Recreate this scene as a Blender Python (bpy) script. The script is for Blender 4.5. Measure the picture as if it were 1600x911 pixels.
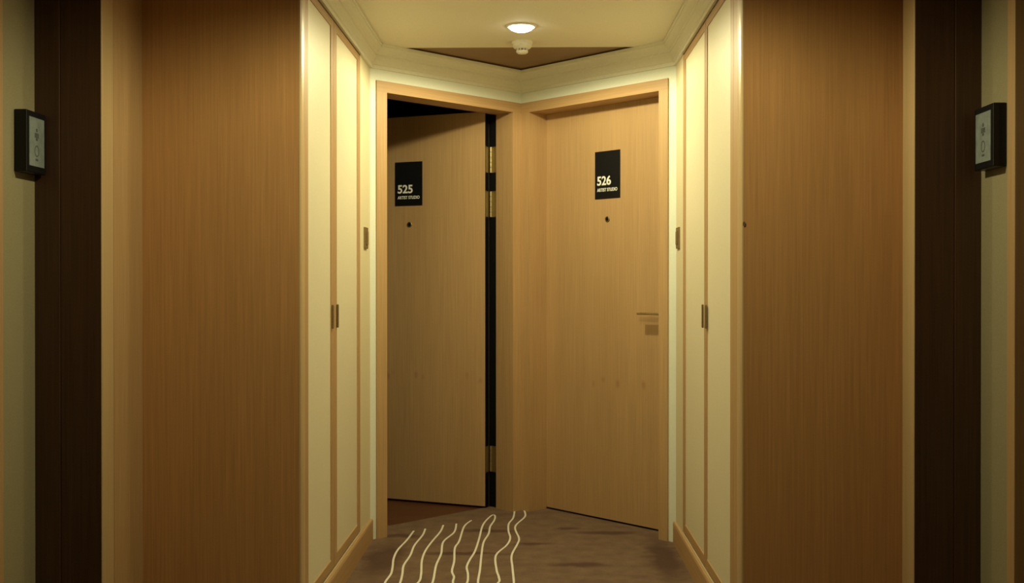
import bpy, bmesh, math, random
from mathutils import Vector, Matrix

for o in list(bpy.data.objects):
    bpy.data.objects.remove(o, do_unlink=True)
random.seed(5)
S = bpy.context.scene
COL = S.collection
H2 = math.sqrt(0.5)
PI = math.pi

# ------------------------------------------------------------------ camera
FPX = 1700.0
cam_d = bpy.data.cameras.new('camera')
cam = bpy.data.objects.new('camera', cam_d)
COL.objects.link(cam)
cam_d.sensor_fit = 'HORIZONTAL'
cam_d.sensor_width = 36.0
cam_d.lens = 36.0 * FPX / 1600.0
cam_d.clip_start = 0.02
cam.location = (0.0593, 0.0, 1.18)
YAW = math.atan(0.02118)
PITCH = math.atan(7.5 / FPX)
cam.rotation_euler = (PI / 2 - PITCH, 0, YAW)
S.camera = cam

# ------------------------------------------------------------------ world, exposure
w = bpy.data.worlds.new('world')
S.world = w
w.use_nodes = True
bg = w.node_tree.nodes['Background']
bg.inputs[0].default_value = (0.5, 0.42, 0.3, 1)
bg.inputs[1].default_value = 0.01
S.view_settings.view_transform = 'Standard'
S.view_settings.look = 'None'
S.view_settings.exposure = 0.0
S.view_settings.gamma = 1.0
S.view_settings.use_curve_mapping = False

LAMP_COL = (1.0, 0.93, 0.54)
LAMP_NOOK = 44.0       # downlight in front of the two doors
LAMP_MID = 9.0         # downlight over the near end of the cupboards, above the picture
LAMP_HALL = 46.0       # downlight in the wider hall, above the picture
MID_Y, HALL_Y = 3.72, 2.72

# ------------------------------------------------------------------ materials
def new_mat(name):
    m = bpy.data.materials.new(name)
    m.use_nodes = True
    nt = m.node_tree
    return m, nt, nt.nodes['Principled BSDF']

def N(nt, kind, **kw):
    n = nt.nodes.new(kind)
    for k, v in kw.items():
        setattr(n, k, v)
    return n

def L(nt, a, b):
    nt.links.new(a, b)

def coords(nt, scale=(1, 1, 1), rot=(0, 0, 0)):
    tc = N(nt, 'ShaderNodeTexCoord')
    mp = N(nt, 'ShaderNodeMapping')
    mp.inputs['Scale'].default_value = scale
    mp.inputs['Rotation'].default_value = rot
    L(nt, tc.outputs['Object'], mp.inputs['Vector'])
    return mp.outputs['Vector'], tc

def noise(nt, vec, scale, detail=4, rough=0.55):
    n = N(nt, 'ShaderNodeTexNoise')
    n.inputs['Scale'].default_value = scale
    n.inputs['Detail'].default_value = detail
    n.inputs['Roughness'].default_value = rough
    L(nt, vec, n.inputs['Vector'])
    return n.outputs['Fac']

def ramp(nt, fac, stops):
    r = N(nt, 'ShaderNodeValToRGB')
    e = r.color_ramp.elements
    while len(e) < len(stops):
        e.new(0.5)
    for el, (p, c) in zip(e, stops):
        el.position = p
        el.color = (c[0], c[1], c[2], 1)
    L(nt, fac, r.inputs['Fac'])
    return r.outputs['Color']

def mul(nt, a, b, fac=1.0, blend='MULTIPLY'):
    m = N(nt, 'ShaderNodeMix', data_type='RGBA', blend_type=blend)
    if isinstance(fac, float):
        m.inputs[0].default_value = fac
    else:
        L(nt, fac, m.inputs[0])
    for s, v in ((6, a), (7, b)):
        if isinstance(v, tuple):
            m.inputs[s].default_value = (*v, 1)
        else:
            L(nt, v, m.inputs[s])
    return m.outputs[2]

def bump(nt, b, height, strength, dist=0.001):
    bp = N(nt, 'ShaderNodeBump')
    bp.inputs['Strength'].default_value = strength
    bp.inputs['Distance'].default_value = dist
    L(nt, height, bp.inputs['Height'])
    L(nt, bp.outputs['Normal'], b.inputs['Normal'])

def wood(name, base, var=0.11, axis='z', rough=0.48, scuffs=False):
    m, nt, b = new_mat(name)
    fine = {'z': (170, 170, 3.0), 'x': (3.0, 170, 170), 'y': (170, 3.0, 170)}[axis]
    broad = {'z': (9, 9, 0.7), 'x': (0.7, 9, 9), 'y': (9, 0.7, 9)}[axis]
    v1, tc = coords(nt, fine)
    v2, _ = coords(nt, broad)
    f = noise(nt, v1, 1.0, 5, 0.6)
    g = noise(nt, v2, 1.0, 3, 0.5)
    lo = tuple(c * (1 - var) for c in base)
    hi = tuple(min(1, c * (1 + var)) for c in base)
    c1 = ramp(nt, f, [(0.3, lo), (0.7, hi)])
    c2 = ramp(nt, g, [(0.3, (1 - var * .7, 1 - var * .8, 1 - var)), (0.72, (1, 1, 1))])
    col = mul(nt, c1, c2)
    if scuffs:                       # row of small reddish marks two thirds of a metre up the leaf
        sep = N(nt, 'ShaderNodeSeparateXYZ')
        L(nt, tc.outputs['Object'], sep.inputs[0])
        band = N(nt, 'ShaderNodeMath', operation='SUBTRACT')
        L(nt, sep.outputs['Z'], band.inputs[0]); band.inputs[1].default_value = 0.695
        ab = N(nt, 'ShaderNodeMath', operation='ABSOLUTE'); L(nt, band.outputs[0], ab.inputs[0])
        bm_ = N(nt, 'ShaderNodeMapRange')
        L(nt, ab.outputs[0], bm_.inputs['Value'])
        bm_.inputs['From Min'].default_value = 0.012; bm_.inputs['From Max'].default_value = 0.035
        bm_.inputs['To Min'].default_value = 1.0; bm_.inputs['To Max'].default_value = 0.0
        v3, _ = coords(nt, (19, 19, 10))
        vo = N(nt, 'ShaderNodeTexVoronoi'); vo.inputs['Scale'].default_value = 1.0
        L(nt, v3, vo.inputs['Vector'])
        sp = N(nt, 'ShaderNodeMapRange')
        L(nt, vo.outputs['Distance'], sp.inputs['Value'])
        sp.inputs['From Min'].default_value = 0.12; sp.inputs['From Max'].default_value = 0.34
        sp.inputs['To Min'].default_value = 0.42; sp.inputs['To Max'].default_value = 0.0
        mm = N(nt, 'ShaderNodeMath', operation='MULTIPLY')
        L(nt, bm_.outputs[0], mm.inputs[0]); L(nt, sp.outputs[0], mm.inputs[1])
        col = mul(nt, col, (0.30, 0.10, 0.05), mm.outputs[0], 'MIX')
    L(nt, col, b.inputs['Base Color'])
    b.inputs['Roughness'].default_value = rough
    bump(nt, b, f, 0.12)
    return m

def plain(name, base, rough=0.5, metal=0.0, var=0.06, scale=60.0, bstr=0.0, spec=0.5):
    m, nt, b = new_mat(name)
    v, _ = coords(nt)
    f = noise(nt, v, scale, 4, 0.6)
    c = ramp(nt, f, [(0.3, tuple(x * (1 - var) for x in base)), (0.7, tuple(min(1, x * (1 + var)) for x in base))])
    L(nt, c, b.inputs['Base Color'])
    b.inputs['Roughness'].default_value = rough
    b.inputs['Metallic'].default_value = metal
    b.inputs['Specular IOR Level'].default_value = spec
    if bstr:
        bump(nt, b, f, bstr)
    return m

WOOD = (0.50, 0.315, 0.148)
M = {}
M['wood'] = wood('light_veneer_upright', WOOD)
M['wood_door'] = wood('light_veneer_door', WOOD, scuffs=True)
M['wood_x'] = wood('light_veneer_across', WOOD, axis='x')
M['wood_y'] = wood('light_veneer_along', WOOD, axis='y')
M['wood_panel'] = wood('veneer_wall_panel', (0.56, 0.295, 0.110), var=0.12)
M['wood_trim'] = wood('pale_edge_wood', (0.56, 0.395, 0.20), var=0.08, rough=0.35)
M['wood_dark'] = wood('shade_darkened_wood', (0.075, 0.034, 0.015), var=0.2)  # shade of the unlit posts put into the wood colour
M['wood_brown'] = wood('brown_ceiling_board', (0.25, 0.145, 0.065), var=0.08, axis='x')
M['white'] = plain('white_painted_plaster', (0.78, 0.81, 0.70), rough=0.42, var=0.02, scale=90, bstr=0.02)
M['crown'] = plain('white_painted_moulding', (0.80, 0.79, 0.66), rough=0.5, var=0.02)
M['ceil'] = plain('ceiling_paint', (0.82, 0.78, 0.64), rough=0.7, var=0.03, scale=140, bstr=0.05)
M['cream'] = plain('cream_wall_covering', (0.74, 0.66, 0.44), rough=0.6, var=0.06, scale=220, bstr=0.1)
M['hall_cream'] = plain('dimmed_cream_wallpaper', (0.32, 0.275, 0.155), rough=0.75, var=0.10, scale=260, bstr=0.2)  # cream darkened so the hall walls look dimmer than the lamps leave them
M['cream_door'] = plain('cream_lacquer', (0.80, 0.735, 0.54), rough=0.45, var=0.03, scale=160, bstr=0.03)
M['brass'] = plain('brushed_brass', (0.42, 0.34, 0.18), rough=0.5, metal=1.0, var=0.1, scale=200)
M['bronze'] = plain('dull_bronze', (0.27, 0.19, 0.085), rough=0.5, metal=0.7, var=0.15, scale=150)
M['black'] = plain('black_acrylic', (0.008, 0.008, 0.009), rough=0.35, var=0.1, spec=0.3)
M['lettering'] = plain('white_lettering', (0.86, 0.86, 0.80), rough=0.5, var=0.02)
M['screen'] = plain('pale_grey_screen', (0.24, 0.275, 0.265), rough=0.35, var=0.16, scale=45)
M['glyph'] = plain('grey_print', (0.09, 0.10, 0.09), rough=0.5, var=0.2, scale=80)
M['plastic'] = plain('white_plastic', (0.80, 0.78, 0.66), rough=0.4, var=0.02)
M['dark_room'] = plain('dim_room_shade', (0.06, 0.07, 0.085), rough=0.8, var=0.1)  # the room's dimness and faint bluish light put into the colour
M['parquet'] = wood('red_brown_parquet', (0.115, 0.040, 0.018), var=0.3, axis='x', rough=0.4)
M['stripe'] = plain('ivory_tufted_yarn', (0.84, 0.81, 0.70), rough=0.95, var=0.2, scale=350, bstr=0.4)

def carpet_mat():
    m, nt, b = new_mat('brown_cut_pile_carpet')
    v, tc = coords(nt)
    f = noise(nt, v, 210, 4, 0.8)
    g = noise(nt, v, 14, 4, 0.6)
    base = ramp(nt, f, [(0.28, (0.155, 0.102, 0.068)), (0.72, (0.275, 0.188, 0.130))])
    tone = ramp(nt, g, [(0.3, (0.78, 0.76, 0.76)), (0.7, (1.08, 1.05, 1.0))])
    col = mul(nt, base, tone)
    # woven-in darker plum strokes lying across the corridor
    v2, _ = coords(nt, (2.6, 6.0, 1))
    v2n, _ = coords(nt, (1, 1, 1))
    h = noise(nt, v2, 1.25, 3, 0.5)
    mask = ramp(nt, h, [(0.56, (0, 0, 0)), (0.74, (0.75, 0.75, 0.75))])
    col = mul(nt, col, (0.15, 0.088, 0.070), mask, 'MIX')
    # the two strokes in front of the doors
    wob = N(nt, 'ShaderNodeTexNoise'); wob.inputs['Scale'].default_value = 9
    L(nt, tc.outputs['Object'], wob.inputs['Vector'])
    for (cx, cy, rx, ry) in ((0.40, 5.22, 0.17, 0.045), (-0.16, 5.25, 0.15, 0.04), (0.22, 5.31, 0.08, 0.03),
                             (-0.57, 5.13, 0.12, 0.05), (0.62, 4.75, 0.08, 0.4), (-0.60, 4.70, 0.10, 0.35), (0.05, 4.98, 0.10, 0.03), (0.25, 4.62, 0.14, 0.04), (-0.25, 4.80, 0.2, 0.035)):
        ad = N(nt, 'ShaderNodeVectorMath', operation='MULTIPLY_ADD')
        L(nt, wob.outputs['Color'], ad.inputs[0])
        ad.inputs[1].default_value = (0.12, 0.09, 0)
        L(nt, tc.outputs['Object'], ad.inputs[2])
        su = N(nt, 'ShaderNodeVectorMath', operation='SUBTRACT')
        L(nt, ad.outputs[0], su.inputs[0]); su.inputs[1].default_value = (cx + 0.06, cy + 0.045, 0)
        sc = N(nt, 'ShaderNodeVectorMath', operation='MULTIPLY')
        L(nt, su.outputs[0], sc.inputs[0]); sc.inputs[1].default_value = (1 / rx, 1 / ry, 0)
        ln = N(nt, 'ShaderNodeVectorMath', operation='LENGTH'); L(nt, sc.outputs[0], ln.inputs[0])
        mr = N(nt, 'ShaderNodeMapRange'); L(nt, ln.outputs['Value'], mr.inputs['Value'])
        mr.inputs['From Min'].default_value = 0.45; mr.inputs['From Max'].default_value = 1.15
        mr.inputs['To Min'].default_value = 0.75; mr.inputs['To Max'].default_value = 0.0
        col = mul(nt, col, (0.085, 0.045, 0.036), mr.outputs[0], 'MIX')
    L(nt, col, b.inputs['Base Color'])
    b.inputs['Roughness'].default_value = 0.95
    b.inputs['Specular IOR Level'].default_value = 0.1
    bump(nt, b, f, 0.6, 0.003)
    return m
M['carpet'] = carpet_mat()

def glow_mat():
    m, nt, b = new_mat('lit_lamp_glass')
    v, _ = coords(nt)
    f = noise(nt, v, 30, 1)
    c = ramp(nt, f, [(0.0, (1, 0.93, 0.70)), (1.0, (1, 0.97, 0.80))])
    L(nt, c, b.inputs['Emission Color'])
    b.inputs['Emission Strength'].default_value = 14.0
    b.inputs['Base Color'].default_value = (0.9, 0.9, 0.85, 1)
    return m
M['glow'] = glow_mat()

# ------------------------------------------------------------------ mesh helpers
def box(bm, x0, x1, y0, y1, z0, z1):
    vs = [bm.verts.new((x, y, z)) for z in (z0, z1) for y in (y0, y1) for x in (x0, x1)]
    for f in ((0, 2, 3, 1), (4, 5, 7, 6), (0, 1, 5, 4), (2, 6, 7, 3), (0, 4, 6, 2), (1, 3, 7, 5)):
        bm.faces.new([vs[i] for i in f])
    return bm

def prism(bm, pts, z0, z1):
    lo = [bm.verts.new((x, y, z0)) for x, y in pts]
    hi = [bm.verts.new((x, y, z1)) for x, y in pts]
    n = len(pts)
    bm.faces.new(lo[::-1]); bm.faces.new(hi)
    for i in range(n):
        j = (i + 1) % n
        bm.faces.new((lo[i], lo[j], hi[j], hi[i]))
    return bm

def lathe(bm, prof, seg=32, axis='z', at=(0, 0, 0)):
    rings = []
    for r, h in prof:
        ring = []
        for k in range(seg):
            a = 2 * PI * k / seg
            p = (r * math.cos(a), r * math.sin(a), h)
            if axis == 'y':
                p = (p[0], p[2], p[1])
            elif axis == 'x':
                p = (p[2], p[0], p[1])
            ring.append(bm.verts.new((p[0] + at[0], p[1] + at[1], p[2] + at[2])))
        rings.append(ring)
    for a, b in zip(rings[:-1], rings[1:]):
        for k in range(seg):
            j = (k + 1) % seg
            bm.faces.new((a[k], a[j], b[j], b[k]))
    bm.faces.new(rings[0][::-1]); bm.faces.new(rings[-1])
    return bm

def obj(name, bm, mat, parent=None, bevel=0.0, smooth=False, loc=None, rotz=None):
    bmesh.ops.recalc_face_normals(bm, faces=bm.faces)
    if bevel:
        bmesh.ops.bevel(bm, geom=list(bm.edges), offset=bevel, segments=2, profile=0.5, affect='EDGES')
    me = bpy.data.meshes.new(name)
    bm.to_mesh(me); bm.free()
    me.materials.append(M[mat])
    if smooth:
        for p in me.polygons:
            p.use_smooth = True
    o = bpy.data.objects.new(name, me)
    COL.objects.link(o)
    if loc is not None:
        o.location = loc
    if rotz is not None:
        o.rotation_euler = (0, 0, rotz)
    if parent is not None:
        o.parent = parent
    return o

def bx(name, dims, mat, parent=None, bevel=0.0):
    return obj(name, box(bmesh.new(), *dims), mat, parent, bevel)

def empty(name, loc=(0, 0, 0), rotz=0.0, parent=None):
    o = bpy.data.objects.new(name, None)
    COL.objects.link(o)
    o.empty_display_size = 0.05
    o.location = loc
    o.rotation_euler = (0, 0, rotz)
    if parent is not None:
        o.parent = parent
    return o

def tag(o, label=None, cat=None, group=None, kind=None):
    if label: o['label'] = label
    if cat: o['category'] = cat
    if group: o['group'] = group
    if kind: o['kind'] = kind
    return o

def text(name, body, size, mat, parent, loc, rot, sx=1.0, fat=0.0, target_w=None, align='LEFT'):
    cu = bpy.data.curves.new(name, 'FONT')
    cu.body = body
    cu.size = size
    cu.offset = fat
    cu.extrude = 0.0004
    cu.align_x = align
    t = bpy.data.objects.new(name + '_tmp', cu)
    COL.objects.link(t)
    dg = bpy.context.evaluated_depsgraph_get()
    me = bpy.data.meshes.new_from_object(t.evaluated_get(dg))
    bpy.data.objects.remove(t, do_unlink=True)
    xs = [v.co.x for v in me.vertices]
    x0, wd = min(xs), max(xs) - min(xs)
    k = (target_w / wd) if target_w else sx
    for v in me.vertices:
        v.co.x = (v.co.x - x0) * k
    me.materials.clear(); me.materials.append(M[mat])
    o = bpy.data.objects.new(name, me)
    COL.objects.link(o)
    o.parent = parent
    o.location = loc
    o.rotation_euler = rot
    return o

# ------------------------------------------------------------------ plan (metres)
XL, XR = -0.7085, 0.7085            # side walls of the narrow corridor
AX, AY = -0.013, 5.745              # inner corner of the V where the two doors meet
YL, YR = AY + (XL - AX), AY - (XR - AX)   # where side walls end
CEIL = 2.305
PLANE_L, PLANE_R = 3.56, 3.44       # wood panels that narrow the hall
SIDE_L, SIDE_R = -1.235, 1.2207
PIL_L, PIL_R = 3.227, 3.2155
HALL_L, HALL_R = -1.4355, 1.3634
BACK = -1.6

# ------------------------------------------------------------------ floor and ceiling
top = AY + 0.2546
fl = obj('floor', prism(bmesh.new(), [(-1.75, BACK), (1.75, BACK), (1.75, top - (1.75 - AX)), (AX, top), (-1.75, top - (AX + 1.75))], -0.05, 0.0), 'carpet')
tag(fl, 'brown carpet of the corridor with ivory wavy lines', kind='structure')

# woven lines of the carpet: control points on the floor, in metres (x across, y along)
LINES = [
 [(-0.526,5.237),(-0.537,5.043),(-0.555,4.863),(-0.554,4.708),(-0.540,4.563),(-0.532,4.449),(-0.538,4.321)],
 [(-0.475,5.284),(-0.474,5.147),(-0.490,4.945),(-0.488,4.760),(-0.496,4.587),(-0.485,4.450),(-0.478,4.322)],
 [(-0.394,5.366),(-0.396,5.224),(-0.416,5.031),(-0.430,4.839),(-0.427,4.661),(-0.408,4.451),(-0.406,4.323)],
 [(-0.332,5.400),(-0.329,5.210),(-0.364,5.018),(-0.355,4.788),(-0.359,4.590),(-0.349,4.325)],
 [(-0.262,5.478),(-0.289,5.336),(-0.292,5.034),(-0.302,4.895),(-0.288,4.664),(-0.285,4.499),(-0.270,4.410),(-0.268,4.326)],
 [(-0.211,4.327),(-0.216,4.455),(-0.228,4.569),(-0.222,4.690),(-0.208,4.844),(-0.202,5.093),(-0.200,5.338),(-0.186,5.486),(-0.161,5.608),(-0.147,5.590),(-0.146,5.487),(-0.161,5.339),(-0.162,5.183),(-0.178,5.008),(-0.176,4.766),(-0.170,4.524),(-0.168,4.328)],
 [(-0.048,5.718),(-0.052,5.540),(-0.071,5.405),(-0.069,5.246),(-0.057,5.096),(-0.070,4.954),(-0.112,4.768),(-0.101,4.526),(-0.088,4.414),(-0.086,4.330)],
 [(0.001,5.738),(0.008,5.576),(-0.038,5.341),(-0.016,5.097),(-0.021,4.983),(-0.043,4.769),(-0.036,4.574),(-0.025,4.331)],
]
def smooth_path(p, n=6):
    out = []
    for i in range(len(p) - 1):
        a, b, c, d = p[max(i - 1, 0)], p[i], p[i + 1], p[min(i + 2, len(p) - 1)]
        for k in range(n):
            t = k / n
            q = []
            for j in (0, 1):
                q.append(0.5 * (2 * b[j] + (c[j] - a[j]) * t + (2 * a[j] - 5 * b[j] + 4 * c[j] - d[j]) * t * t
                                + (-a[j] + 3 * b[j] - 3 * c[j] + d[j]) * t ** 3))
            out.append(tuple(q))
    out.append(p[-1])
    return out

def ribbon(bm, pts, wd, z0, z1):
    P = [Vector((a, b)) for a, b in pts]
    left, right = [], []
    for i, p in enumerate(P):
        d = (P[min(i + 1, len(P) - 1)] - P[max(i - 1, 0)])
        d.normalize()
        n = Vector((-d.y, d.x)) * wd / 2
        left.append(p + n); right.append(p - n)
    rows = []
    for l, r in zip(left, right):
        rows.append([bm.verts.new((l.x, l.y, z0)), bm.verts.new((l.x, l.y, z1)), bm.verts.new((r.x, r.y, z1)), bm.verts.new((r.x, r.y, z0))])
    for a, b in zip(rows[:-1], rows[1:]):
        for k in range(3):
            bm.faces.new((a[k], a[k + 1], b[k + 1], b[k]))
    bm.faces.new(rows[0]); bm.faces.new(rows[-1][::-1])
    return bm

def run_on(p, ph):                 # the line goes on towards the viewer
    out = []
    x, y = p
    k = 0
    while y > 2.2:
        y -= 0.11; k += 1
        out.append((p[0] - 0.012 * k + 0.028 * math.sin(ph + k * 1.1), y))
    return out
for i, ln in enumerate(LINES):
    pts = list(ln)
    if i == 5:
        pts = run_on(pts[0], i)[::-1] + pts + run_on(pts[-1], i + 2)
    else:
        pts = pts + run_on(pts[-1], i * 1.7)
    obj('carpet_stripe', ribbon(bmesh.new(), smooth_path(pts), 0.0088, -0.002, 0.0018), 'stripe', fl)

CE_Y = 5.12
ce = obj('ceiling', box(bmesh.new(), -1.75, 1.75, BACK - 0.1, CE_Y, CEIL, CEIL + 0.1), 'ceil')
tag(ce, 'cream painted corridor ceiling', kind='structure')
q = 0.3
obj('ceiling_panel', prism(bmesh.new(), [(-0.75 - q, CE_Y), (0.75 + q, CE_Y), (AX + 0.05, AY + 0.1), (AX - 0.05, AY + 0.1)], CEIL + 0.007, CEIL + 0.09), 'wood_brown', ce)['label'] = 'brown triangular board above the two doors'

# ------------------------------------------------------------------ narrow corridor side walls with built-in cupboards
CUP_Z0, CUP_Z1 = 0.103, 2.197
LEFT_CUP = dict(y=(3.602, 3.666, 4.080, 4.137, 4.143, 4.197, 4.690, 4.758))
RIGHT_CUP = dict(y=(3.574, 3.630, 4.126, 4.154, 4.160, 4.188, 4.722, 4.785))

def side_wall(name, sx, X, y0, y1, cup):
    a, b = cup['y'][0] - 0.004, cup['y'][-1] + 0.004
    xo = X + sx * 0.45
    bm = bmesh.new()
    lo, hi = min(X, xo), max(X, xo)
    box(bm, lo, hi, b, y1, 0, CEIL)
    box(bm, lo, hi, y0, a, 0, CEIL)
    box(bm, lo, hi, a, b, 0, CUP_Z0 - 0.003)
    box(bm, lo, hi, a, b, CUP_Z1 + 0.003, CEIL)
    back = X + sx * 0.42
    box(bm, min(back, xo), max(back, xo), a, b, CUP_Z0 - 0.003, CUP_Z1 + 0.003)
    o = obj(name, bm, 'cream')
    return tag(o, kind='structure')
wl = side_wall('wall_left', -1, XL, PLANE_L + 0.02, YL, LEFT_CUP)
wr = side_wall('wall_right', 1, XR, PLANE_R + 0.02, YR, RIGHT_CUP)
wl['label'] = 'cream left wall of the narrow corridor'
wr['label'] = 'cream right wall of the narrow corridor'

def cupboard(sx, X, cup, label):
    ys = cup['y']
    root = empty('wall_cupboard', (X, ys[0], CUP_Z0))
    tag(root, label, 'cupboard', 'built-in corridor cupboards')
    def lb(n, x0, x1, y0, y1, z0, z1, mat, par, bev=0.0):
        a, b = sorted((sx * x0, sx * x1))
        return bx(n, (a, b, y0 - ys[0], y1 - ys[0], z0 - CUP_Z0, z1 - CUP_Z0), mat, par, bev)
    # carcass set behind the doors: sides, top, bottom, back
    yA, yB = ys[0], ys[-1]
    lb('carcass_side', 0.030, 0.41, yA + 0.001, yA + 0.018, CUP_Z0, CUP_Z1, 'wood', root)
    lb('carcass_side', 0.030, 0.41, yB - 0.018, yB - 0.001, CUP_Z0, CUP_Z1, 'wood', root)
    lb('carcass_back', 0.40, 0.41, yA + 0.018, yB - 0.018, CUP_Z0, CUP_Z1, 'wood', root)
    lb('carcass_top', 0.030, 0.40, yA + 0.018, yB - 0.018, CUP_Z1 - 0.018, CUP_Z1, 'wood', root)
    lb('carcass_bottom', 0.030, 0.40, yA + 0.018, yB - 0.018, CUP_Z0, CUP_Z0 + 0.018, 'wood', root)
    zb0, zb1, zt0, zt1 = CUP_Z0 + 0.007, CUP_Z0 + 0.046, CUP_Z1 - 0.036, CUP_Z1 - 0.005
    for (s0, s1, p1, s2, inner) in ((ys[0], ys[1], ys[2], ys[3], ys[3]), (ys[4], ys[5], ys[6], ys[7], ys[4])):
        d = lb('cupboard_door', 0.003, 0.024, s1 - 0.006, p1 + 0.006, zb1 - 0.006, zt0 + 0.006, 'cream_door', root)
        lb('stile', -0.001, 0.026, s0, s1, zb0, zt1, 'wood', d, 0.002)
        lb('stile', -0.001, 0.026, p1, s2, zb0, zt1, 'wood', d, 0.002)
        lb('rail', -0.0007, 0.026, s1, p1, zb0, zb1, 'wood_y', d, 0.002)
        lb('rail', -0.0007, 0.026, s1, p1, zt0, zt1, 'wood_y', d, 0.002)
        off = 0.046 if sx < 0 else 0.036
        hy = inner - off if inner == ys[3] else inner + off
        bm = bmesh.new()
        a, b = sorted((sx * -0.009, sx * -0.002))
        box(bm, a, b, hy - 0.007 - ys[0], hy + 0.007 - ys[0], 1.022 - CUP_Z0, 1.112 - CUP_Z0)
        obj('handle', bm, 'bronze', d, 0.002)['label'] = 'small upright bronze pull'
    return root
cupboard(-1, XL, LEFT_CUP, 'cream two-door cupboard framed in thin wood, built into the left corridor wall')
cupboard(1, XR, RIGHT_CUP, 'cream two-door cupboard framed in thin wood, built into the right corridor wall')

# skirting of the corridor
def skirting(name, sx, X, y0, y1, lab):
    prof = [(0, 0), (0.013, 0), (0.013, 0.088), (0.010, 0.096), (0.0, 0.099)]
    bm = bmesh.new()
    rows = [[bm.verts.new((X - sx * p, y, z)) for p, z in prof] for y in (y0, y1)]
    n = len(prof)
    for i in range(n):
        j = (i + 1) % n
        bm.faces.new((rows[0][i], rows[0][j], rows[1][j], rows[1][i]))
    bm.faces.new(rows[0]); bm.faces.new(rows[1][::-1])
    tag(obj(name, bm, 'wood_y'), lab, kind='structure')
skirting('baseboard_left', -1, XL, PLANE_L + 0.09, YL + 0.006, 'wood skirting below the left cupboard')
skirting('baseboard_right', 1, XR, PLANE_R + 0.135, YR + 0.006, 'wood skirting below the right cupboard')

# crown moulding, mitred along the four walls
PROF = [(0.0, 2.198), (0.011, 2.198), (0.011, 2.213), (0.017, 2.217), (0.022, 2.234), (0.030, 2.248), (0.030, 2.256),
        (0.036, 2.258), (0.039, 2.270), (0.047, 2.284), (0.056, 2.290), (0.056, 2.2945), (0.062, 2.2945), (0.062, CEIL)]
def crown():
    def isect(p):
        # offset lines by p into the corridor
        xl, xr = XL + p, XR - p
        ay = AY - p * math.sqrt(2)
        return [(xl, PLANE_L), (xl, ay + (xl - AX)), (AX, ay), (xr, ay - (xr - AX)), (xr, PLANE_R)]
    cols = [isect(p) for p, z in PROF]
    labs = ['white crown moulding along the left corridor wall', 'white crown moulding above the open door on the left',
            'white crown moulding above the closed door on the right', 'white crown moulding along the right corridor wall']
    for s in range(4):
        bm = bmesh.new()
        A = [bm.verts.new((cols[i][s][0], cols[i][s][1], PROF[i][1])) for i in range(len(PROF))]
        B = [bm.verts.new((cols[i][s + 1][0], cols[i][s + 1][1], PROF[i][1])) for i in range(len(PROF))]
        zc = PROF[-1][1] + 0.014 if s in (1, 2) else CEIL
        for lst, k in ((A, s), (B, s + 1)):
            lst.append(bm.verts.new((cols[0][k][0], cols[0][k][1], CEIL)))
        n = len(A)
        for i in range(n):
            j = (i + 1) % n
            bm.faces.new((A[i], A[j], B[j], B[i]))
        bm.faces.new(A); bm.faces.new(B[::-1])
        tag(obj('trim_%d' % (s + 1), bm, 'crown'), labs[s], kind='structure')
crown()

# ------------------------------------------------------------------ V-shaped end: two walls, each with a door
HEAD = 2.093
FTOP = 2.145
TH = 0.19            # wall thickness
RAB = 0.123          # depth of the reveal before the door leaf

def end_wall(name, loc, rotz, length, j0, o0, o1, j1, label, ext0, ext1):
    """local x runs along the wall as seen from the corridor, y goes into the wall"""
    bm = bmesh.new()
    box(bm, -ext0, j0, 0, TH, 0, CEIL + 0.1)
    box(bm, j1, length + ext1, 0.0, TH, 0, CEIL + 0.1)
    box(bm, j0, j1, 0, TH, FTOP, CEIL + 0.1)
    wobj = tag(obj(name, bm, 'white', loc=loc, rotz=rotz), label, kind='structure')
    fr = empty('door_frame', parent=wobj)
    F = -0.007
    rb = 0.013
    def jamb(xf, xw, side):
        # L-section: stop in front, rabbet behind
        bm = bmesh.new()
        if side < 0:
            pts = [(xw, F), (xf, F), (xf, RAB), (xf - rb, RAB), (xf - rb, TH + 0.004), (xw, TH + 0.004)]
        else:
            pts = [(xw, F), (xw, TH + 0.004), (xf + rb, TH + 0.004), (xf + rb, RAB), (xf, RAB), (xf, F)]
        prism(bm, pts, 0.0, HEAD)
        return obj('jamb', bm, 'wood', fr)
    jamb(o0, j0, -1)
    jamb(o1, j1, 1)
    bm = bmesh.new()
    pts = [(F, HEAD), (F, FTOP), (TH + 0.004, FTOP), (TH + 0.004, HEAD + 0.022), (RAB, HEAD + 0.022), (RAB, HEAD)]
    A = [bm.verts.new((j0, y, z)) for y, z in pts]
    B = [bm.verts.new((j1, y, z)) for y, z in pts]
    for i in range(6):
        k = (i + 1) % 6
        bm.faces.new((A[i], A[k], B[k], B[i]))
    bm.faces.new(A[::-1]); bm.faces.new(B)
    obj('head_jamb', bm, 'wood_x', fr)
    return wobj

LENL = (AX - XL) / H2
LENR = (XR - AX) / H2
LO0, LO1 = 0.0939, LENL - 0.068
RO0, RO1 = 0.0642, 0.924
end_wall('wall_end_left', (XL, YL, 0), PI / 4, LENL, 0.0346, LO0, LO1, LENL - 0.0, 'white end wall around the open door on the left', 0.30, 0.0)
end_wall('wall_end_right', (AX, AY, 0), -PI / 4, LENR, 0.0, RO0, RO1, 0.9768, 'white end wall around the closed door on the right', 0.0, 0.30)

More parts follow.
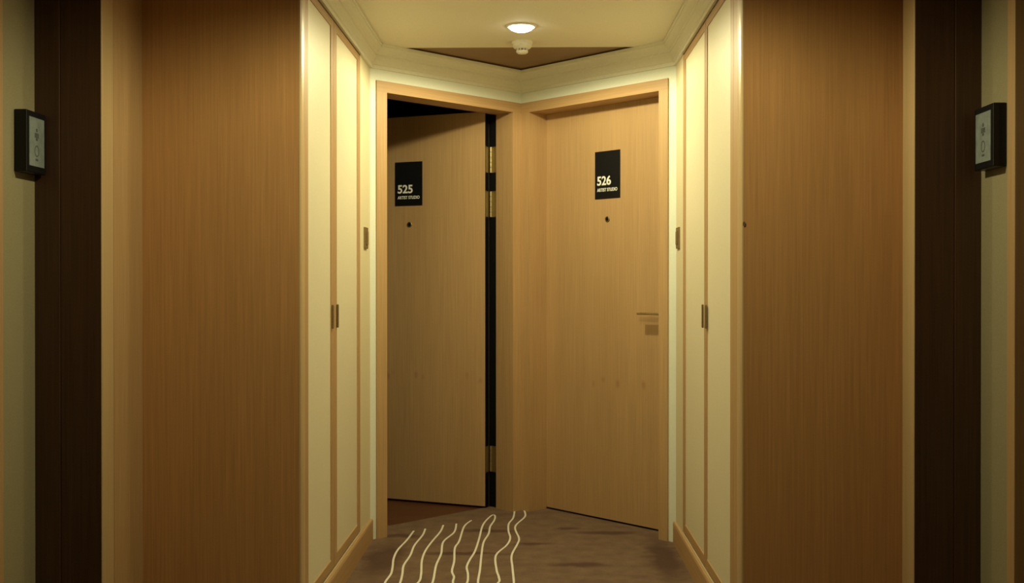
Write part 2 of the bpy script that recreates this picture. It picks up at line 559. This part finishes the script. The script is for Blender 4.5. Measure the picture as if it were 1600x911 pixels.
def number_plate(leaf, cx, yf, number):
    """black plate, 165 x 240 mm, on the leaf's corridor face y = yf (facing -y)"""
    z0, z1, hw = 1.624, 1.863, 0.083
    p = bx('number_plate', (cx - hw, cx + hw, yf - 0.005, yf, z0, z1), 'black', leaf, 0.0012)
    p['label'] = 'black plate reading %s ARTIST STUDIO' % number
    rot = (PI / 2, 0, 0)
    text('room_number', number, 0.062, 'lettering', p, (cx - hw + 0.016, yf - 0.0054, z0 + 0.069), rot, fat=0.0016, target_w=0.092)
    text('room_caption', 'ARTIST STUDIO', 0.0235, 'lettering', p, (cx - hw + 0.016, yf - 0.0054, z0 + 0.036), rot, fat=0.0004, target_w=0.134)
    return p

def peephole(leaf, x, yf, z=1.52):
    bm = bmesh.new()
    lathe(bm, [(0.0150, 0.0), (0.0150, 0.003), (0.0125, 0.005), (0.0105, 0.0052), (0.0102, 0.002)], 20, 'y')
    for v in bm.verts:
        v.co.y = yf - v.co.y
        v.co.x += x; v.co.z += z
    o = obj('peephole', bm, 'bronze', leaf, smooth=False)
    o['label'] = 'small bronze spyhole'
    bm = bmesh.new()
    lathe(bm, [(0.0100, 0.0), (0.0100, 0.003), (0.005, 0.0045)], 16, 'y')
    for v in bm.verts:
        v.co.y = yf - v.co.y
        v.co.x += x; v.co.z += z
    obj('lens', bm, 'black', o)

def lever(leaf, xr, dirx, yf, z=1.05):
    """flat bar lever: rose on the leaf at xr, blade pointing in dirx"""
    bm = bmesh.new()
    lathe(bm, [(0.026, 0.0), (0.026, 0.006), (0.023, 0.009)], 28, 'y')
    for v in bm.verts:
        v.co.y = yf - v.co.y
        v.co.x += xr; v.co.z += z
    h = obj('handle', bm, 'brass', leaf)
    h['label'] = 'flat brass lever handle'
    bm = bmesh.new()
    box(bm, xr - 0.009, xr + 0.009, yf - 0.062, yf - 0.008, z - 0.006, z + 0.006)
    obj('neck', bm, 'brass', h, 0.002)
    bm = bmesh.new()
    a, b = sorted((xr + 0.010 * -dirx, xr + dirx * 0.125))
    box(bm, a, b, yf - 0.066, yf - 0.040, z - 0.0055, z + 0.0055)
    obj('blade', bm, 'brass', h, 0.002)

# door 526, shut
d2 = obj('door_2', box(bmesh.new(), RO0 - 0.010, RO1 + 0.010, RAB + 0.001, RAB + 0.046, 0.009, HEAD + 0.018), 'wood_door', bevel=0.0015, loc=(AX, AY, 0), rotz=-PI / 4)
tag(d2, 'closed light wood door numbered 526', kind='structure')
number_plate(d2, 0.4958, RAB + 0.001, '526')
peephole(d2, 0.4944, RAB + 0.001)
lever(d2, 0.862, -1, RAB + 0.001)
# seal under the leaf
bx('threshold', (RO0, RO1, RAB + 0.006, RAB + 0.044, 0.0, 0.008), 'black', d2)

# door 525, ajar, swung into the room about its hinge side next to the V's corner
OPEN = math.radians(66)
pin = Matrix.Translation((XL, YL, 0)) @ Matrix.Rotation(PI / 4, 4, 'Z') @ Vector((LO1 + 0.005, RAB + 0.046, 0))
d1 = obj('door_1', box(bmesh.new(), -0.828, -0.014, -0.046, 0.0, 0.010, HEAD + 0.018), 'wood_door', bevel=0.0015, loc=pin, rotz=PI / 4 - OPEN)
tag(d1, 'open light wood door numbered 525', kind='structure')
number_plate(d1, -0.468, -0.046, '525')
peephole(d1, -0.464, -0.046)
lever(d1, -0.765, 1, -0.046)
for z0 in (1.789, 1.552, 0.190):
    z1 = z0 + 0.138
    bm = bmesh.new()
    n = 5
    for k in range(n):
        za = z0 + (z1 - z0) * k / n + 0.001
        zb = z0 + (z1 - z0) * (k + 1) / n - 0.001
        lathe(bm, [(0.0065, za), (0.0065, zb)], 14)
    hg = obj('hinge', bm, 'brass', d1)
    hg['label'] = 'brass butt hinge'
    # leaf plate let into the door's edge
    bx('hinge_leaf', (-0.0120, -0.0098, -0.042, -0.002, z0, z1), 'brass', hg)
    # plate on the jamb: turned back by the opening angle
    a = OPEN
    bm = bmesh.new()
    box(bm, 0.0010, 0.0035, -0.042, -0.002, z0, z1)
    bmesh.ops.rotate(bm, verts=bm.verts, cent=(0, 0, 0), matrix=Matrix.Rotation(a, 3, 'Z'))
    obj('hinge_leaf', bm, 'brass', hg)

# black strips standing in for the shade of the hinge gap: on the leaf's hinge edge and, opposite, in the jamb's rabbet
bx('edge_gap_shade', (-0.0142, -0.0122, -0.0445, -0.001, 0.012, HEAD + 0.016), 'black', d1)['label'] = 'black strip standing in for the dark gap at the hinge edge'
fr = [c for c in bpy.data.objects['wall_end_left'].children if c.name.startswith('door_frame')][0]
bx('rabbet_gap_shade', (LO1 + 0.0108, LO1 + 0.0132, RAB + 0.002, TH, 0.002, HEAD), 'black', fr)

# the dark room behind door 525
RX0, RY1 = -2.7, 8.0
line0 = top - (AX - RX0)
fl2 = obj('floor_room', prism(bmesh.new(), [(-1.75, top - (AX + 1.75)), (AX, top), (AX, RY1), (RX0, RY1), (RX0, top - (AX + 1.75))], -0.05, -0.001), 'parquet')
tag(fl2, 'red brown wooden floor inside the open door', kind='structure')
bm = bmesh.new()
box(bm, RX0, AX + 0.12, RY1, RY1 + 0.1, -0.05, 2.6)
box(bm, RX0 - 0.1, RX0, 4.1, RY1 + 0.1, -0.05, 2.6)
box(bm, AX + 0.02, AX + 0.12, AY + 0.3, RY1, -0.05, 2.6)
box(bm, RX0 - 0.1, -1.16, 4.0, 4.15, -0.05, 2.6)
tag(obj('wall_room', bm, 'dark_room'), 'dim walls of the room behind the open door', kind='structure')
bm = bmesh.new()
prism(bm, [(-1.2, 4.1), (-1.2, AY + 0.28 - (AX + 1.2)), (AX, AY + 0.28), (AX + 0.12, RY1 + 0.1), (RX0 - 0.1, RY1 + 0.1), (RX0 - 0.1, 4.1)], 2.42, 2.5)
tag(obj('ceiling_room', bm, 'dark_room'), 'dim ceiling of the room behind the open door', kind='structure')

# ------------------------------------------------------------------ wider hall nearer the viewer: wood panels, posts, cream walls
def hall_side(sx, name, X, plane, side, pil, hall, px_joint, trim_y, trim_x, cas, lab):
    """everything in world metres; sx=-1 left, +1 right"""
    def rng(a, b):
        return (a, b) if a < b else (b, a)
    W = empty(name)
    tag(W, lab, kind='structure')
    # wood-veneered wall panel that faces the viewer
    bx('wood_panel', (*rng(X + sx * 0.0081, side + sx * 0.3), plane, plane + 0.02, 0, CEIL), 'wood_panel', W)
    # pale edge post on the corner: rounded nose
    bm = bmesh.new()
    pts = [(X - sx * 0.004, plane + 0.085), (X - sx * 0.004, plane + 0.022), (X - sx * 0.001, plane + 0.006),
           (X + sx * 0.003, plane - 0.0005), (X + sx * 0.008, plane - 0.001), (X + sx * 0.008, plane + 0.019), (X + sx * 0.03, plane + 0.085)]
    pts = [(a, plane + (0.037 if sx < 0 else 0.047) if b > plane + 0.08 else b) for a, b in pts]
    prism(bm, pts, 0, CEIL - 0.001)
    obj('corner_post', bm, 'wood_trim', W)
    if sx > 0:
        bx('corner_board', (X - 0.001, X + 0.03, plane + 0.0475, plane + 0.1295, 0, CEIL - 0.001), 'wood', W)
    # side wall between the panel and the post
    bx('side_board', (*rng(side, side + sx * 0.1), trim_y[1], plane, 0, CEIL), 'wood', W)
    # pale moulding that edges the dark post
    bx('edge_moulding', (*rng(trim_x, side + sx * 0.06), trim_y[0], trim_y[1], 0, CEIL), 'wood_trim', W, 0.003)
    # dark post facing the viewer, in two boards
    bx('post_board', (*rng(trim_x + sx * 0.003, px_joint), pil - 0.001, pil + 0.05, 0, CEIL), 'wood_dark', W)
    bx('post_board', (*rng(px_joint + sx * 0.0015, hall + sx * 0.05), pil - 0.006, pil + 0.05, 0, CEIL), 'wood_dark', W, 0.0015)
    # cream wall, then the casing of a side door
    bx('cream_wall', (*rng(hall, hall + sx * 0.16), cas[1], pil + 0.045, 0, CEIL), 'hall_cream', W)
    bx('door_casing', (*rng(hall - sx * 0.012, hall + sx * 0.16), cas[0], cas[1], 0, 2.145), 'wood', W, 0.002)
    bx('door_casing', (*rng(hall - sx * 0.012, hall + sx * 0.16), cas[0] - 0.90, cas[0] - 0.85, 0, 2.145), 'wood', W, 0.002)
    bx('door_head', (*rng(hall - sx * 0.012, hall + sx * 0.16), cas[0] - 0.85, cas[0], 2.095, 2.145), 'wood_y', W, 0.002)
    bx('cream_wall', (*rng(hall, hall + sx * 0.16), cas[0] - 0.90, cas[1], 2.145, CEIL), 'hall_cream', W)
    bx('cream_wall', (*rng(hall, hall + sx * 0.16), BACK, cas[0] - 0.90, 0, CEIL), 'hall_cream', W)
    # outer shell so that no light leaks round the post
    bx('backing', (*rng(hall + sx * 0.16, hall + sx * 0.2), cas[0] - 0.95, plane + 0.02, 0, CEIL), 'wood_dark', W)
    return W
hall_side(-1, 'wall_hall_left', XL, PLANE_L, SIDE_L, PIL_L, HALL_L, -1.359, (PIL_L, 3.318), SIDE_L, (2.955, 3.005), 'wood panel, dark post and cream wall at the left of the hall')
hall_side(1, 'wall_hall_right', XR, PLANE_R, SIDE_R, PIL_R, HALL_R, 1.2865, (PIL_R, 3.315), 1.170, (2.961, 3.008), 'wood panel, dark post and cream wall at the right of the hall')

def side_door(name, sx, hall, cas, lab):
    a, b = sorted((hall + sx * 0.10, hall + sx * 0.145))
    o = bx(name, (a, b, cas[0] - 0.847, cas[0] - 0.003, 0.008, 2.092), 'wood_dark')
    tag(o, lab, kind='structure')
    h = bmesh.new()
    lathe(h, [(0.026, 0), (0.026, 0.009)], 24, 'x')
    for v in h.verts:
        v.co.x = hall + sx * 0.10 - sx * v.co.x
        v.co.y += cas[0] - 0.77; v.co.z += 1.05
    hd = obj('handle', h, 'brass', o)
    bm = bmesh.new()
    xs = sorted((hall + sx * 0.035, hall + sx * 0.060))
    box(bm, xs[0], xs[1], cas[0] - 0.78, cas[0] - 0.62, 1.0445, 1.0555)
    xs = sorted((hall + sx * 0.06, hall + sx * 0.092))
    box(bm, xs[0], xs[1], cas[0] - 0.78, cas[0] - 0.76, 1.0445, 1.0555)
    obj('lever_bar', bm, 'brass', hd)
side_door('door_3', -1, HALL_L, (2.955, 3.005), 'dark side door left of the viewer')
side_door('door_4', 1, HALL_R, (2.961, 3.008), 'dark side door at the right edge')
tag(bx('wall_behind', (-1.75, 1.75, BACK - 0.1, BACK, 0, CEIL), 'cream'), 'cream wall behind the viewer', kind='structure')
# keyhole on the right corner post
bm = bmesh.new()
lathe(bm, [(0.004, 0.0), (0.004, 0.004)], 14, 'y')
for v in bm.verts:
    v.co = (v.co.x + XR + 0.008, PLANE_R - 0.001 - v.co.y * 0.6, v.co.z * 1.9 + 1.378)
obj('keyhole', bm, 'bronze', bpy.data.objects['wall_hall_right'])

# ------------------------------------------------------------------ things on the walls
def switch(sx, X, y, lab):
    t = empty('light_switch', (X, y, 1.4))
    tag(t, lab, 'light switch', 'bronze switches beside the cupboards')
    a, b = sorted((0.0, -sx * 0.008))
    bx('plate', (a, b, -0.043, 0.043, -0.048, 0.048), 'bronze', t, 0.002)
    a, b = sorted((-sx * 0.007, -sx * 0.012))
    bx('rocker', (a, b, -0.026, 0.026, -0.030, 0.030), 'bronze', t, 0.0015)
switch(-1, XL, 4.903, 'bronze light switch between the left cupboard and the open door')
switch(1, XR, 4.930, 'bronze light switch between the right cupboard and the closed door')

def indicator(sx, hall, y0, y1, z0, z1, depth, lab):
    yc = (y0 + y1) / 2
    t = empty('door_indicator', (hall, yc, z0))
    tag(t, lab, 'wall panel', 'black indicator boxes on the cream walls')
    hy, hz = (y1 - y0) / 2, z1 - z0
    a, b = sorted((0, -sx * depth))
    bx('housing', (a, b, -hy, hy, 0, hz), 'black', t, 0.003)
    a, b = sorted((-sx * (depth - 0.001), -sx * (depth + 0.0012)))
    s = bx('screen', (a, b, -hy * 0.74, hy * 0.78, hz * 0.11, hz * 0.90), 'screen', t)
    s['label'] = 'pale grey screen with faint signs'
    fx = -sx * (depth + 0.0012)
    def mark(y_0, y_1, z_0, z_1):
        a, b = sorted((fx, fx - sx * 0.0005))
        bx('sign', (a, b, y_0 * hy, y_1 * hy, z_0 * hz, z_1 * hz), 'glyph', s)
    # faint printed signs: a figure over bars, then an outlined oval and a bar
    bm = bmesh.new(); lathe(bm, [(0.0055, 0), (0.0055, 0.0005)], 18, 'x')
    for v in bm.verts:
        v.co.x = fx - sx * v.co.x; v.co.z += hz * 0.70
    obj('sign', bm, 'glyph', s)
    mark(-0.20, 0.20, 0.575, 0.655)
    mark(-0.09, 0.09, 0.53, 0.57)
    bm = bmesh.new()
    n = 20
    for r0, r1 in ((0.011, 0.014),):
        vi, vo = [], []
        for k in range(n):
            an = 2 * PI * k / n
            vi.append(bm.verts.new((fx - sx * 0.0005, r0 * math.cos(an), hz * 0.36 + r0 * 1.2 * math.sin(an))))
            vo.append(bm.verts.new((fx - sx * 0.0005, r1 * math.cos(an), hz * 0.36 + r1 * 1.2 * math.sin(an))))
        for k in range(n):
            j = (k + 1) % n
            bm.faces.new((vi[k], vi[j], vo[j], vo[k]))
    obj('sign', bm, 'glyph', s)
    mark(-0.13, 0.13, 0.20, 0.235)
    return t
indicator(-1, HALL_L, 3.0917, 3.216, 1.5115, 1.6905, 0.0366, 'black box with pale screen on the cream wall at the left edge')
indicator(1, HALL_R, 3.038, 3.172, 1.513, 1.690, 0.0366, 'black box with pale screen on the cream wall at the right edge')

# ------------------------------------------------------------------ things on the ceiling
def downlight(x, y, power, lab, cone, blend):
    t = empty('downlight', (x, y, CEIL))
    tag(t, lab, 'ceiling light')
    bm = bmesh.new()
    prof = [(0.054, 0.0), (0.066, 0.0), (0.066, -0.003), (0.062, -0.006), (0.055, -0.007)]
    n = 40
    rings = [[bm.verts.new((r * math.cos(2 * PI * k / n), r * math.sin(2 * PI * k / n), h)) for k in range(n)] for r, h in prof]
    for i in range(len(rings)):
        a, b = rings[i], rings[(i + 1) % len(rings)]
        for k in range(n):
            j = (k + 1) % n
            bm.faces.new((a[k], a[j], b[j], b[k]))
    obj('trim_ring', bm, 'plastic', t, smooth=True)
    bm = bmesh.new()
    lathe(bm, [(0.0545, -0.001), (0.053, -0.008), (0.046, -0.015), (0.030, -0.022), (0.008, -0.025)], 40)
    obj('lamp_glass', bm, 'glow', t, smooth=True)
    ld = bpy.data.lights.new('downlight_lamp', 'SPOT')
    ld.energy = power
    ld.color = LAMP_COL
    ld.spot_size = math.radians(cone)
    ld.spot_blend = blend
    ld.shadow_soft_size = 0.03
    lo = bpy.data.objects.new('downlight_lamp', ld)
    COL.objects.link(lo)
    lo.parent = t
    lo.location = (0, 0, -0.05)
    return t
downlight(0.0, 4.70, LAMP_NOOK, 'round glowing downlight in the ceiling before the two doors', 176, 0.25)
downlight(-0.01, MID_Y, LAMP_MID, 'round downlight over the near end of the cupboards', 165, 0.4)
downlight(-0.02, HALL_Y, LAMP_HALL, 'round downlight in the ceiling of the wider hall', 168, 0.35)

t = empty('smoke_detector', (0.0, 5.0, CEIL))
tag(t, 'small white smoke detector on the ceiling behind the downlight', 'smoke detector')
bm = bmesh.new(); lathe(bm, [(0.048, 0.0), (0.048, -0.010), (0.045, -0.014)], 36)
obj('base', bm, 'plastic', t, smooth=False)
bm = bmesh.new(); lathe(bm, [(0.043, -0.014), (0.043, -0.024), (0.036, -0.032), (0.028, -0.035)], 36)
bd = obj('body', bm, 'plastic', t)
for k in range(10):
    a = 2 * PI * k / 10
    bm = bmesh.new()
    box(bm, -0.002, 0.002, -0.002, 0.002, -0.044, -0.034)
    bmesh.ops.translate(bm, verts=bm.verts, vec=(0.024 * math.cos(a), 0.024 * math.sin(a), 0))
    obj('rib', bm, 'plastic', bd)
bm = bmesh.new(); lathe(bm, [(0.028, -0.043), (0.027, -0.050), (0.020, -0.055), (0.008, -0.057)], 36)
obj('cap', bm, 'plastic', t)
